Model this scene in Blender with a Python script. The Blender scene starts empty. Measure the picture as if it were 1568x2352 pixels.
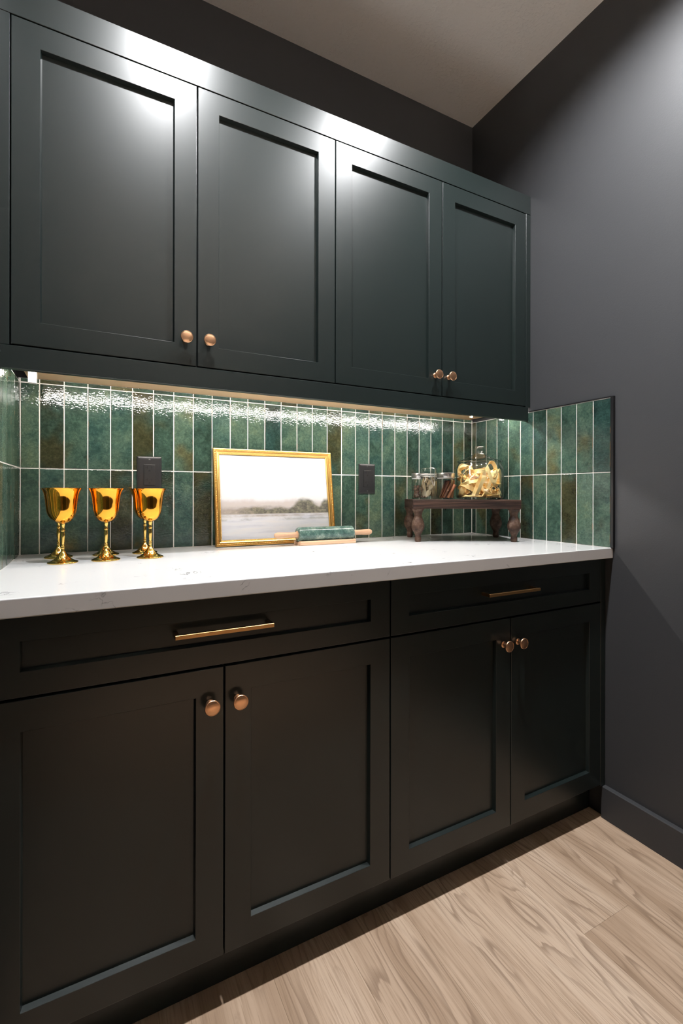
import bpy, bmesh, math, random
from mathutils import Vector, Matrix, Euler

# ------------------------------------------------------------------ camera, world, lights, exposure
sc = bpy.context.scene
COL = sc.collection
CAM_H = 1.0965
YAW = math.radians(62.532 - 90.0)
cam_d = bpy.data.cameras.new('camera')
cam = bpy.data.objects.new('camera', cam_d)
COL.objects.link(cam)
cam_d.sensor_fit = 'HORIZONTAL'
cam_d.sensor_width = 36.0
cam_d.lens = 36.0 * 1080.0 / 1568.0
cam_d.shift_y = -44.4 / 1568.0
cam_d.clip_start = 0.02
cam.matrix_world = (Matrix.Translation((0, 0, CAM_H)) @ Matrix.Rotation(YAW, 4, 'Z')
                    @ Matrix.Rotation(math.pi / 2, 4, 'X') @ Matrix.Rotation(0.0016, 4, 'Z'))
sc.camera = cam

world = bpy.data.worlds.new('world')
sc.world = world
world.use_nodes = True
world.node_tree.nodes['Background'].inputs[0].default_value = (0.5, 0.5, 0.5, 1)
world.node_tree.nodes['Background'].inputs[1].default_value = 0.0

SPOT_COLOR = (0.98, 0.985, 1.0)
ISLAND_FILL_COLOR = (1.0, 0.86, 0.73)  # warm tint of the fill lights added over the island
STRIP_RADIANCE = 195.0      # LED bar under the upper cabinets
STRIP_COLOR = (1.0, 0.955, 0.90)
# x, y, power, beam angle (degrees): two over the counter front, four unseen fill lights added over the island to lift the ceiling
CEILING_LIGHTS = [(0.235, 0.785, 170.0, 148.0), (1.035, 0.785, 170.0, 148.0),
(0.30, -1.45, 1300.0, 52.0), (0.85, -1.45, 1300.0, 52.0), (0.30, -2.10, 1300.0, 52.0), (0.85, -2.10, 1300.0, 52.0)]

sc.view_settings.view_transform = 'Standard'
sc.view_settings.look = 'None'
sc.view_settings.gamma = 1.0
sc.view_settings.use_curve_mapping = False
sc.view_settings.exposure = 0.0
cy = sc.cycles
cy.use_denoising = True
cy.max_bounces = 14
cy.diffuse_bounces = 8
cy.glossy_bounces = 6
cy.transmission_bounces = 8
cy.transparent_max_bounces = 40
cy.sample_clamp_indirect = 8.0
cy.caustics_reflective = False
cy.caustics_refractive = False
cy.blur_glossy = 0.3

rnd = random.Random(7)

# ------------------------------------------------------------------ room measures (metres)
XL, XR = -0.208, 1.529      # side walls
YB, YF = 1.643, -3.40       # wall behind the counter, wall behind the camera
ZC = 2.776                  # ceiling
CT = 0.914                  # counter top
TILE_Y, TILE_XR, TILE_XL = 1.632, 1.519, -0.197
YU = 1.3136                 # face of upper cabinets
YLO = 1.0                   # face of base cabinets
GAPS = [-0.1785, 0.2405, 0.6605, 1.0835, 1.5025]
UND = 1.428                 # underside of upper cabinets


# ------------------------------------------------------------------ node helpers
class NT:
    def __init__(self, name):
        self.m = bpy.data.materials.new(name)
        self.m.use_nodes = True
        self.t = self.m.node_tree
        self.n = self.t.nodes
        self.bsdf = self.n['Principled BSDF']
        self.out = self.n['Material Output']

    def new(self, kind, **kw):
        nd = self.n.new(kind)
        for k, v in kw.items():
            setattr(nd, k, v)
        return nd

    def put(self, sock, val):
        if val is None:
            return
        if hasattr(val, 'is_linked') or isinstance(val, bpy.types.NodeSocket):
            self.t.links.new(val, sock)
        else:
            sock.default_value = val

    def math(self, op, a, b=0.0, c=None, clamp=False):
        nd = self.new('ShaderNodeMath', operation=op, use_clamp=clamp)
        self.put(nd.inputs[0], a)
        self.put(nd.inputs[1], b)
        if c is not None:
            self.put(nd.inputs[2], c)
        return nd.outputs[0]

    def vmath(self, op, a, b):
        nd = self.new('ShaderNodeVectorMath', operation=op)
        self.put(nd.inputs[0], a)
        self.put(nd.inputs[1], b)
        return nd.outputs[0]

    def noise(self, vec, scale=5.0, detail=3.0, rough=0.55, dist=0.0):
        nd = self.new('ShaderNodeTexNoise')
        self.put(nd.inputs['Vector'], vec)
        nd.inputs['Scale'].default_value = scale
        nd.inputs['Detail'].default_value = detail
        nd.inputs['Roughness'].default_value = rough
        nd.inputs['Distortion'].default_value = dist
        return nd.outputs['Fac']

    def ramp(self, fac, stops, interp='LINEAR'):
        nd = self.new('ShaderNodeValToRGB')
        cr = nd.color_ramp
        cr.interpolation = interp
        while len(cr.elements) < len(stops):
            cr.elements.new(0.5)
        for e, (p, c) in zip(cr.elements, stops):
            e.position = p
            e.color = tuple(c) + (1,) if len(c) == 3 else c
        self.put(nd.inputs[0], fac)
        return nd.outputs[0]

    def step(self, v, a, b):
        nd = self.new('ShaderNodeMapRange', interpolation_type='SMOOTHSTEP')
        self.put(nd.inputs[0], v)
        self.put(nd.inputs[1], a)
        self.put(nd.inputs[2], b)
        return nd.outputs[0]

    def mix(self, fac, a, b, blend='MIX'):
        nd = self.new('ShaderNodeMix', data_type='RGBA', blend_type=blend)
        self.put(nd.inputs[0], fac)
        self.put(nd.inputs[6], a if not isinstance(a, tuple) or len(a) == 4 else a + (1,))
        self.put(nd.inputs[7], b if not isinstance(b, tuple) or len(b) == 4 else b + (1,))
        return nd.outputs[2]

    def coords(self, scale=(1, 1, 1), rand=True):
        tc = self.new('ShaderNodeTexCoord')
        v = tc.outputs['Object']
        if rand:
            oi = self.new('ShaderNodeObjectInfo')
            self.rand = oi.outputs['Random']
            cb = self.new('ShaderNodeCombineXYZ')
            self.put(cb.inputs[0], self.math('MULTIPLY', self.rand, 37.0))
            self.put(cb.inputs[1], self.math('MULTIPLY', self.rand, 91.0))
            self.put(cb.inputs[2], self.math('MULTIPLY', self.rand, 53.0))
            v = self.vmath('ADD', v, cb.outputs[0])
        self.base = v
        return self.vmath('MULTIPLY', v, tuple(scale))

    def bump(self, height, strength=0.5, distance=0.001, normal=None):
        nd = self.new('ShaderNodeBump')
        nd.inputs['Strength'].default_value = strength
        nd.inputs['Distance'].default_value = distance
        self.put(nd.inputs['Height'], height)
        if normal is not None:
            self.put(nd.inputs['Normal'], normal)
        return nd.outputs[0]

    def set(self, color=None, rough=None, metal=None, normal=None, **kw):
        b = self.bsdf
        if color is not None:
            self.put(b.inputs['Base Color'], color + (1,) if isinstance(color, tuple) and len(color) == 3 else color)
        if rough is not None:
            self.put(b.inputs['Roughness'], rough)
        if metal is not None:
            b.inputs['Metallic'].default_value = metal
        if normal is not None:
            self.put(b.inputs['Normal'], normal)
        for k, v in kw.items():
            self.put(b.inputs[k], v)
        return self.m


M = {}


def build_materials():
    # charcoal wall paint with a light roller texture
    t = NT('wall_paint')
    v = t.coords((1, 1, 1), rand=False)
    n = t.noise(v, 260, 2)
    n2 = t.noise(v, 3, 2)
    c = t.mix(n2, (0.037, 0.0380, 0.0406), (0.042, 0.0430, 0.0456))
    M['wall'] = t.set(c, 0.50, normal=t.bump(n, 0.35, 0.0006), **{'Specular IOR Level': 0.4})
    # ceiling, off-white, orange-peel texture
    t = NT('ceiling_paint')
    v = t.coords(rand=False)
    n = t.noise(v, 90, 3)
    M['ceiling'] = t.set((0.92, 0.885, 0.85), 0.9, normal=t.bump(t.step(n, 0.45, 0.7), 0.35, 0.002))
    # dark green cabinet lacquer
    t = NT('cabinet_paint')
    v = t.coords()
    n = t.noise(v, 320, 2)
    n2 = t.noise(v, 2.5, 2)
    c = t.mix(n2, (0.0070, 0.0116, 0.0110), (0.0080, 0.0132, 0.0124))
    M['cab'] = t.set(c, 0.33, normal=t.bump(n, 0.06, 0.0003), **{'Specular IOR Level': 0.48})
    t = NT('cabinet_inside')
    M['cabin'] = t.set((0.006, 0.007, 0.007), 0.7)
    # maple underside
    t = NT('maple_ply')
    v = t.coords((2, 30, 30))
    n = t.noise(v, 4, 3)
    M['maple'] = t.set(t.ramp(n, [(0.3, (0.86, 0.55, 0.31)), (0.7, (0.90, 0.62, 0.37))]), 0.4)
    # quartz counter with sparse fine grey veining
    t = NT('quartz')
    v = t.coords(rand=False)
    w = t.noise(v, 9, 4, 0.6, 0.6)
    vein = t.step(t.math('ABSOLUTE', t.math('SUBTRACT', w, 0.5)), 0.012, 0.0)
    gate = t.step(t.noise(v, 14, 3), 0.56, 0.70)
    fl = t.step(t.noise(v, 160, 3), 0.62, 0.74)
    veinm = t.math('MULTIPLY', t.math('MULTIPLY', vein, gate), t.math('ADD', t.math('MULTIPLY', t.noise(v, 220, 2), 1.0), 0.2), clamp=True)
    fleck = t.math('MULTIPLY', fl, t.math('MULTIPLY', t.step(t.noise(v, 24, 3), 0.62, 0.76), 0.35))
    c = t.mix(t.math('MAXIMUM', veinm, fleck), (0.58, 0.578, 0.576), (0.11, 0.11, 0.12))
    M['quartz'] = t.set(c, 0.13)
    # glazed tile
    t = NT('green_glaze')
    v = t.coords()
    big = t.noise(v, 11, 3, 0.55, 0.4)
    mid = t.noise(v, 46, 5, 0.65)
    fine = t.noise(v, 420, 3, 0.7)
    wn = t.new('ShaderNodeTexWhiteNoise', noise_dimensions='1D')
    t.put(wn.inputs['W'], t.math('MULTIPLY', t.rand, 917.3))
    r2 = wn.outputs['Value']
    f = t.math('ADD', t.math('MULTIPLY', big, 0.62), t.math('MULTIPLY', mid, 0.46))
    f = t.math('ADD', f, t.math('MULTIPLY', t.math('SUBTRACT', t.rand, 0.5), 0.36))
    g = t.ramp(f, [(0.22, (0.0089, 0.0154, 0.0120)), (0.40, (0.0184, 0.0350, 0.0259)), (0.54, (0.0292, 0.0576, 0.0423)),
                   (0.68, (0.0485, 0.0831, 0.0583)), (0.82, (0.0755, 0.1086, 0.0668))])
    teal = t.ramp(f, [(0.25, (0.0076, 0.0152, 0.0157)), (0.5, (0.0155, 0.0412, 0.0374)), (0.75, (0.0392, 0.0776, 0.0616))])
    olive = t.ramp(f, [(0.25, (0.0147, 0.0142, 0.0068)), (0.5, (0.0309, 0.0335, 0.0163)), (0.75, (0.0614, 0.0630, 0.0292))])
    hue = t.math('ADD', t.math('MULTIPLY', t.math('SUBTRACT', r2, 0.5), 0.62), t.noise(t.vmath('ADD', v, (5.1, 2.2, 8.3)), 8.5, 2))
    c = t.mix(t.math('MULTIPLY', t.step(hue, 0.54, 0.82), 0.7), g, teal)
    c = t.mix(t.step(hue, 0.38, 0.16), c, olive)
    sp = t.step(fine, 0.54, 0.68)
    c = t.mix(t.math('MULTIPLY', sp, 0.55), c, t.mix(1.0, c, (0.35, 0.38, 0.38), 'MULTIPLY'))
    mott = t.step(t.noise(t.vmath('ADD', v, (3.3, 7.7, 1.9)), 130, 5, 0.7), 0.40, 0.66)
    c = t.mix(t.math('MULTIPLY', mott, 0.75), c, t.mix(1.0, c, (1.75, 1.65, 1.65), 'MULTIPLY'))
    lt = t.step(t.noise(v, 330, 3, 0.7), 0.56, 0.72)
    c = t.mix(t.math('MULTIPLY', lt, 0.5), c, t.mix(1.0, c, (1.7, 1.6, 1.6), 'MULTIPLY'))
    # thin worn brown edge on some tiles
    gen = t.new('ShaderNodeTexCoord').outputs['Generated']
    sx = t.new('ShaderNodeSeparateXYZ')
    t.put(sx.inputs[0], gen)
    ex = t.math('ABSOLUTE', t.math('SUBTRACT', sx.outputs[0], 0.5))
    edge = t.math('MULTIPLY', t.step(ex, 0.462, 0.492), t.step(t.noise(v, 26, 2), 0.52, 0.66))
    c = t.mix(t.math('MULTIPLY', edge, 0.8), c, (0.16, 0.095, 0.04))
    hgt = t.math('ADD', t.math('MULTIPLY', t.noise(v, 24, 1), 2.2), t.math('MULTIPLY', t.noise(t.vmath('MULTIPLY', v, (1.0, 1.0, 1.5)), 150, 1.0, 0.5), 1.0))
    M['tile'] = t.set(c, 0.045, normal=t.bump(hgt, 1.0, 0.00040))
    t = NT('grout')
    v = t.coords(rand=False)
    n = t.noise(v, 300, 3)
    M['grout'] = t.set(t.ramp(n, [(0.3, (0.68, 0.65, 0.61)), (0.7, (0.80, 0.77, 0.73))]), 0.9, normal=t.bump(n, 0.3, 0.0005))
    t = NT('black_metal')
    M['black'] = t.set((0.008, 0.008, 0.009), 0.35)
    # oak plank floor
    t = NT('oak_plank')
    v = t.coords()
    warp = t.noise(t.vmath('MULTIPLY', v, (7.0, 1.3, 1)), 1.0, 2, 0.5)
    ring = t.math('FRACT', t.math('ADD', t.math('MULTIPLY', warp, 19.0), t.math('MULTIPLY', t.noise(t.vmath('MULTIPLY', v, (60, 5, 1)), 1.0, 3), 0.55)))
    line = t.math('MULTIPLY', t.step(ring, 0.55, 0.92), t.step(ring, 1.0, 0.93))
    fib = t.noise(t.vmath('MULTIPLY', v, (420, 9, 1)), 1.0, 4, 0.6)
    fib2 = t.noise(t.vmath('MULTIPLY', v, (150, 4, 1)), 1.0, 3, 0.6)
    tone = t.noise(t.vmath('MULTIPLY', v, (13, 1.0, 1)), 1.0, 2, 0.5)
    c = t.ramp(tone, [(0.30, (0.3363, 0.2298, 0.1513)), (0.50, (0.4708, 0.3419, 0.2411)), (0.72, (0.5829, 0.4484, 0.3363))])
    c = t.mix(t.math('MULTIPLY', t.step(fib, 0.50, 0.66), 0.62), c, (0.2691, 0.1793, 0.1121))
    c = t.mix(t.math('MULTIPLY', t.step(fib2, 0.50, 0.70), 0.42), c, (0.2802, 0.1850, 0.1177))
    lm = t.math('MULTIPLY', line, t.math('MULTIPLY', t.step(t.noise(t.vmath('MULTIPLY', v, (9, 1.6, 1)), 1.0, 2), 0.44, 0.60), 0.62))
    c = t.mix(lm, c, (0.1850, 0.1177, 0.0729))
    kn = t.new('ShaderNodeTexVoronoi')
    t.put(kn.inputs['Vector'], t.vmath('MULTIPLY', v, (6.0, 2.2, 1)))
    kn.inputs['Scale'].default_value = 1.0
    kd = t.math('ADD', kn.outputs['Distance'], t.math('MULTIPLY', t.math('SUBTRACT', t.noise(v, 60, 3), 0.5), 0.10))
    kf = t.math('MULTIPLY', t.math('MULTIPLY', t.step(kd, 0.075, 0.02), 0.6), t.step(t.noise(t.vmath('MULTIPLY', v, (5, 1.7, 1)), 1.0, 1), 0.50, 0.58))
    c = t.mix(kf, c, (0.1681, 0.1065, 0.0672))
    M['oak'] = t.set(c, t.math('ADD', t.math('MULTIPLY', fib, 0.15), 0.42), normal=t.bump(fib, 0.12, 0.0004))
    # metals
    t = NT('brushed_copper_brass')
    v = t.coords((4, 200, 200))
    n = t.noise(v, 2, 2)
    M['knob'] = t.set((0.66, 0.385, 0.225), t.math('ADD', t.math('MULTIPLY', n, 0.12), 0.26), 1.0)
    t = NT('brass_pull')
    M['pull'] = t.set((0.62, 0.36, 0.15), 0.28, 1.0)
    t = NT('gold_cup')
    v = t.coords()
    n = t.noise(v, 60, 3)
    M['cup'] = t.set(t.mix(n, (0.88, 0.36, 0.035), (0.94, 0.45, 0.065)), t.math('ADD', t.math('MULTIPLY', n, 0.06), 0.05), 1.0)
    t = NT('brass_stem')
    M['stem'] = t.set((0.80, 0.54, 0.15), 0.13, 1.0)
    t = NT('gold_leaf_frame')
    v = t.coords()
    n = t.noise(v, 80, 3)
    M['gilt'] = t.set(t.mix(n, (0.78, 0.46, 0.12), (0.92, 0.62, 0.22)), 0.30, 1.0)
    t = NT('brushed_steel')
    M['steel'] = t.set((0.62, 0.60, 0.58), 0.30, 1.0)
    # glass: clear walls, Fresnel reflections
    t = NT('clear_glass')
    tr = t.new('ShaderNodeBsdfTransparent')
    tr.inputs[0].default_value = (0.965, 0.985, 0.975, 1)
    gl = t.new('ShaderNodeBsdfGlossy')
    gl.inputs['Roughness'].default_value = 0.03
    lw = t.new('ShaderNodeLayerWeight')
    lw.inputs[0].default_value = 0.5
    fz = t.math('ADD', t.math('MULTIPLY', t.math('POWER', lw.outputs['Facing'], 3.5), 0.75), 0.075)
    t.put(tr.inputs[0], t.mix(t.math('POWER', lw.outputs['Facing'], 4.0), (0.975, 0.985, 0.98), (0.50, 0.57, 0.55)))
    mx = t.new('ShaderNodeMixShader')
    t.put(mx.inputs[0], fz)
    t.put(mx.inputs[1], tr.outputs[0])
    t.put(mx.inputs[2], gl.outputs[0])
    t.put(t.out.inputs[0], mx.outputs[0])
    M['glass'] = t.m
    # dark weathered wood of the riser
    t = NT('weathered_board')
    v = t.coords((6, 90, 170), rand=False)
    n = t.noise(v, 1.0, 5, 0.65)
    c = t.ramp(n, [(0.32, (0.004, 0.0025, 0.002)), (0.50, (0.026, 0.013, 0.009)), (0.70, (0.075, 0.040, 0.027))])
    M['board'] = t.set(c, 0.6, normal=t.bump(n, 0.8, 0.0014), **{'Specular IOR Level': 0.22})
    t = NT('weathered_leg')
    v = t.coords()
    n = t.noise(v, 45, 4, 0.6)
    n2 = t.noise(v, 260, 3, 0.7)
    c = t.ramp(n, [(0.32, (0.018, 0.009, 0.006)), (0.52, (0.058, 0.030, 0.018)), (0.72, (0.115, 0.078, 0.060))])
    c = t.mix(t.math('MULTIPLY', t.step(n2, 0.6, 0.75), 0.4), c, (0.17, 0.13, 0.11))
    M['leg'] = t.set(c, 0.6, normal=t.bump(n2, 0.35, 0.0006), **{'Specular IOR Level': 0.25})
    # rolling pin
    t = NT('green_marble')
    v = t.coords()
    d = t.noise(v, 40, 4, 0.6)
    vo = t.new('ShaderNodeTexVoronoi', feature='DISTANCE_TO_EDGE')
    t.put(vo.inputs['Vector'], t.vmath('ADD', v, t.vmath('MULTIPLY', t.new('ShaderNodeTexNoise').outputs['Color'], (0.02, 0.02, 0.02))))
    vo.inputs['Scale'].default_value = 95
    ve = t.step(vo.outputs['Distance'], 0.10, 0.0)
    c = t.ramp(d, [(0.30, (0.0300, 0.0725, 0.0667)), (0.5, (0.0900, 0.1668, 0.1450)), (0.72, (0.2625, 0.3553, 0.3117))])
    c = t.mix(t.math('MULTIPLY', ve, 0.55), c, (0.0270, 0.0653, 0.0609))
    M['marble'] = t.set(c, 0.10)
    t = NT('pale_maple')
    v = t.coords((8, 130, 130))
    n = t.noise(v, 1.0, 3)
    M['pale'] = t.set(t.ramp(n, [(0.3, (0.56, 0.33, 0.20)), (0.7, (0.70, 0.46, 0.30))]), 0.5)
    # outlets
    t = NT('black_plastic')
    M['plate'] = t.set((0.015, 0.015, 0.016), 0.38)
    t = NT('slot_black')
    M['slot'] = t.set((0.002, 0.002, 0.002), 0.6)
    t = NT('dark_screw')
    M['screw'] = t.set((0.10, 0.10, 0.10), 0.3, 1.0)
    # food
    t = NT('egg_pasta')
    v = t.coords()
    n = t.noise(v, 30, 3)
    M['pasta'] = t.set(t.mix(n, (0.95, 0.66, 0.25), (0.97, 0.78, 0.40)), 0.55, **{'Subsurface Weight': 0.0})
    t = NT('bay_leaf')
    v = t.coords()
    n = t.noise(v, 55, 3)
    tone = t.ramp(t.rand, [(0.0, (0.360, 0.250, 0.120)), (0.35, (0.520, 0.410, 0.250)), (0.7, (0.660, 0.540, 0.350)), (1.0, (0.640, 0.360, 0.150))])
    M['leaf'] = t.set(t.mix(t.math('MULTIPLY', n, 0.5), tone, (0.15, 0.12, 0.06)), 0.6)
    t = NT('cinnamon_bark')
    v = t.coords((160, 160, 12))
    n = t.noise(v, 1.0, 4)
    M['cinnamon'] = t.set(t.ramp(n, [(0.3, (0.150, 0.046, 0.017)), (0.7, (0.420, 0.155, 0.062))]), 0.6, normal=t.bump(n, 0.4, 0.0008))
    t = NT('brown_nut')
    v = t.coords()
    n = t.noise(v, 160, 4)
    M['nut'] = t.set(t.ramp(n, [(0.3, (0.075, 0.030, 0.020)), (0.7, (0.220, 0.105, 0.070))]), 0.6, normal=t.bump(n, 0.5, 0.001))
    t = NT('white_gasket')
    M['white'] = t.set((0.75, 0.75, 0.74), 0.4)
    # emitters
    t = NT('led_diffuser')
    t.set((0.9, 0.9, 0.9), 0.5)
    t.bsdf.inputs['Emission Color'].default_value = STRIP_COLOR + (1,)
    t.bsdf.inputs['Emission Strength'].default_value = STRIP_RADIANCE
    M['led'] = t.m
    t = NT('downlight_lens')
    t.set((0.9, 0.9, 0.9), 0.5)
    t.bsdf.inputs['Emission Color'].default_value = SPOT_COLOR + (1,)
    t.bsdf.inputs['Emission Strength'].default_value = 6.0
    M['lens'] = t.m
    M['art'] = art_material(0.402, 0.294)


def art_material(w, h):
    """pale watercolour: white sky, misty hills, a hedge line, grey-lilac water"""
    t = NT('watercolour_print')
    tc = t.new('ShaderNodeTexCoord').outputs['Object']
    sp = t.new('ShaderNodeSeparateXYZ')
    t.put(sp.inputs[0], tc)
    s = t.math('DIVIDE', sp.outputs[0], w)           # -0.5 .. 0.5
    z = t.math('DIVIDE', sp.outputs[2], h)           # 0 .. 1
    v1 = t.vmath('MULTIPLY', tc, (1, 0, 1))
    nw = t.noise(t.vmath('MULTIPLY', v1, (9, 1, 9)), 1.0, 4, 0.6)
    nf = t.noise(t.vmath('MULTIPLY', v1, (70, 1, 110)), 1.0, 5, 0.65)
    nb = t.noise(t.vmath('MULTIPLY', v1, (16, 1, 40)), 1.0, 4, 0.6)
    nh = t.noise(t.vmath('MULTIPLY', v1, (6, 1, 60)), 1.0, 4, 0.6)
    c = t.mix(nw, (0.66, 0.655, 0.645), (0.63, 0.63, 0.64))
    # far misty hill
    hill = t.math('ADD', 0.485, t.math('MULTIPLY', t.math('SUBTRACT', nw, 0.5), 0.16))
    c = t.mix(t.math('MULTIPLY', t.step(t.math('SUBTRACT', hill, z), -0.02, 0.05), 0.60), c, (0.46, 0.46, 0.50))
    c = t.mix(t.math('MULTIPLY', t.step(t.math('SUBTRACT', t.math('SUBTRACT', hill, 0.03), z), -0.02, 0.04), 0.65), c, (0.40, 0.335, 0.30))
    # hedge and trees
    b1 = t.step(t.math('ABSOLUTE', t.math('SUBTRACT', s, 0.27)), 0.16, 0.02)
    b2 = t.step(s, 0.40, 0.47)
    top = t.math('ADD', 0.385, t.math('MULTIPLY', t.math('MAXIMUM', b1, b2), 0.095))
    top = t.math('ADD', top, t.math('MULTIPLY', t.math('SUBTRACT', nb, 0.5), 0.13))
    hm = t.math('MULTIPLY', t.step(t.math('SUBTRACT', top, z), -0.02, 0.045), t.step(z, 0.285, 0.305))
    hc = t.ramp(t.math('ADD', t.math('MULTIPLY', nf, 0.7), t.math('MULTIPLY', nb, 0.4)),
                [(0.40, (0.012, 0.013, 0.012)), (0.50, (0.048, 0.050, 0.032)), (0.60, (0.130, 0.122, 0.076)), (0.74, (0.30, 0.24, 0.19))])
    left = t.step(s, -0.15, -0.48)
    hc = t.mix(t.math('MULTIPLY', left, 0.55), hc, (0.44, 0.37, 0.33))
    c = t.mix(t.math('MULTIPLY', hm, 0.92), c, hc)
    # water
    wm = t.step(z, 0.300, 0.285)
    wc = t.ramp(nh, [(0.30, (0.42, 0.43, 0.49)), (0.5, (0.53, 0.54, 0.57)), (0.7, (0.58, 0.56, 0.54))])
    c = t.mix(wm, c, wc)
    sh = t.math('MULTIPLY', t.step(t.math('ABSOLUTE', t.math('SUBTRACT', z, 0.275)), 0.028, 0.0), t.step(nb, 0.30, 0.60))
    c = t.mix(t.math('MULTIPLY', sh, 0.75), c, (0.25, 0.20, 0.16))
    rf = t.math('MULTIPLY', t.step(t.math('ABSOLUTE', t.math('SUBTRACT', z, 0.235)), 0.03, 0.0), t.step(nb, 0.46, 0.62))
    c = t.mix(t.math('MULTIPLY', rf, 0.6), c, (0.23, 0.23, 0.21))
    return t.set(c, 0.55)


# ------------------------------------------------------------------ mesh helpers
def tag(o, label=None, cat=None, group=None, kind=None):
    if label:
        o['label'] = label
    if cat:
        o['category'] = cat
    if group:
        o['group'] = group
    if kind:
        o['kind'] = kind
    return o


def empty(name, loc=(0, 0, 0), rot=(0, 0, 0)):
    o = bpy.data.objects.new(name, None)
    o.empty_display_size = 0.05
    o.location = loc
    o.rotation_euler = rot
    COL.objects.link(o)
    return o


def to_mesh(bm, name, mat, smooth=None):
    me = bpy.data.meshes.new(name)
    bmesh.ops.recalc_face_normals(bm, faces=bm.faces)
    bm.to_mesh(me)
    bm.free()
    if mat is not None:
        me.materials.append(M[mat])
    if smooth is not None:
        for p in me.polygons:
            p.use_smooth = True
        me.set_sharp_from_angle(angle=math.radians(smooth))
    return me


def link(name, me, parent=None, loc=(0, 0, 0), rot=(0, 0, 0)):
    o = bpy.data.objects.new(name, me)
    o.location = loc
    o.rotation_euler = rot
    o.parent = parent
    COL.objects.link(o)
    return o


def obj(name, bm, mat, parent=None, loc=(0, 0, 0), rot=(0, 0, 0), smooth=None):
    return link(name, to_mesh(bm, name, mat, smooth), parent, loc, rot)


def bx(x0, x1, y0, y1, z0, z1, bev=0.0, seg=2, bm=None):
    own = bm is None
    if own:
        bm = bmesh.new()
    r = bmesh.ops.create_cube(bm, size=1.0)
    vs = r['verts']
    for v in vs:
        v.co = Vector((x0 if v.co.x < 0 else x1, y0 if v.co.y < 0 else y1, z0 if v.co.z < 0 else z1))
    if bev > 0:
        es = list({e for v in vs for e in v.link_edges})
        bmesh.ops.bevel(bm, geom=es, offset=bev, segments=seg, affect='EDGES', profile=0.5)
    return bm


def lathe(profile, seg=40, bm=None, mat=None, closed=False):
    """profile: (r, z) list turned round Z; mat: Matrix applied afterwards"""
    if bm is None:
        bm = bmesh.new()
    rings = []
    for r, z in profile:
        if r < 1e-6:
            rings.append([bm.verts.new((0, 0, z))])
        else:
            rings.append([bm.verts.new((r * math.cos(2 * math.pi * k / seg), r * math.sin(2 * math.pi * k / seg), z)) for k in range(seg)])
    pairs = list(zip(rings[:-1], rings[1:]))
    if closed:
        pairs.append((rings[-1], rings[0]))
    for a, b in pairs:
        for k in range(seg):
            k2 = (k + 1) % seg
            if len(a) == 1 and len(b) == 1:
                continue
            if len(a) == 1:
                bm.faces.new((a[0], b[k], b[k2]))
            elif len(b) == 1:
                bm.faces.new((a[k], b[0], a[k2]))
            else:
                bm.faces.new((a[k], b[k], b[k2], a[k2]))
    if mat is not None:
        vs = [v for r in rings for v in r]
        bmesh.ops.transform(bm, matrix=mat, verts=vs)
    return bm


def tube(path, r, seg=10, bm=None, cap=True):
    if bm is None:
        bm = bmesh.new()
    pts = [Vector(p) for p in path]
    up = Vector((0.13, 0.31, 0.94)).normalized()
    rings = []
    n = len(pts)
    for i, p in enumerate(pts):
        d = (pts[min(i + 1, n - 1)] - pts[max(i - 1, 0)]).normalized()
        a = d.cross(up)
        if a.length < 1e-3:
            a = d.cross(Vector((1, 0, 0)))
        a.normalize()
        b = d.cross(a).normalized()
        rr = r[i] if isinstance(r, (list, tuple)) else r
        rings.append([bm.verts.new(p + a * (rr * math.cos(2 * math.pi * k / seg)) + b * (rr * math.sin(2 * math.pi * k / seg))) for k in range(seg)])
    for a, b in zip(rings[:-1], rings[1:]):
        for k in range(seg):
            bm.faces.new((a[k], a[(k + 1) % seg], b[(k + 1) % seg], b[k]))
    if cap:
        bm.faces.new(rings[0])
        bm.faces.new(rings[-1][::-1])
    return bm


def smoothed(profile, n=4):
    """Catmull-Rom through a lathe profile"""
    out = []
    P = [profile[0]] + list(profile) + [profile[-1]]
    for i in range(1, len(P) - 2):
        p0, p1, p2, p3 = P[i - 1], P[i], P[i + 1], P[i + 2]
        for k in range(n):
            u = k / n
            out.append(tuple(0.5 * ((2 * p1[j]) + (-p0[j] + p2[j]) * u + (2 * p0[j] - 5 * p1[j] + 4 * p2[j] - p3[j]) * u * u
                                    + (-p0[j] + 3 * p1[j] - 3 * p2[j] + p3[j]) * u ** 3) for j in (0, 1)))
    out.append(tuple(profile[-1]))
    return [(max(r, 0.0), z) for r, z in out]


build_materials()

# ------------------------------------------------------------------ room shell
T = 0.12
floor = obj('floor', bx(XL - T, XR + T, YF - T, YB + T, -0.10, -0.009), 'cabin')
tag(floor, 'pale oak plank floor in front of the dark base cabinets', 'floor', kind='structure')
ceil = tag(obj('ceiling', bx(XL - T, XR + T, YF - T, YB + T, ZC, ZC + 0.1), 'ceiling'), 'off-white textured ceiling above the dark walls', 'ceiling', kind='structure')
wall_back = tag(obj('wall_back', bx(XL - T, XR + T, YB, YB + T, -0.009, ZC), 'wall'), 'charcoal wall behind the cabinets with green tiled splashback', 'wall', kind='structure')
wall_right = tag(obj('wall_right', bx(XR, XR + T, YF, YB, -0.009, ZC), 'wall'), 'charcoal painted wall right of the cabinets', 'wall', kind='structure')
wall_left = tag(obj('wall_left', bx(XL - T, XL, YF, YB, -0.009, ZC), 'wall'), 'charcoal wall at the left end of the counter', 'wall', kind='structure')
wall_front = tag(obj('wall_front', bx(XL - T, XR + T, YF - T, YF, -0.009, ZC), 'wall'), 'charcoal wall facing the cabinets', 'wall', kind='structure')

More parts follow.
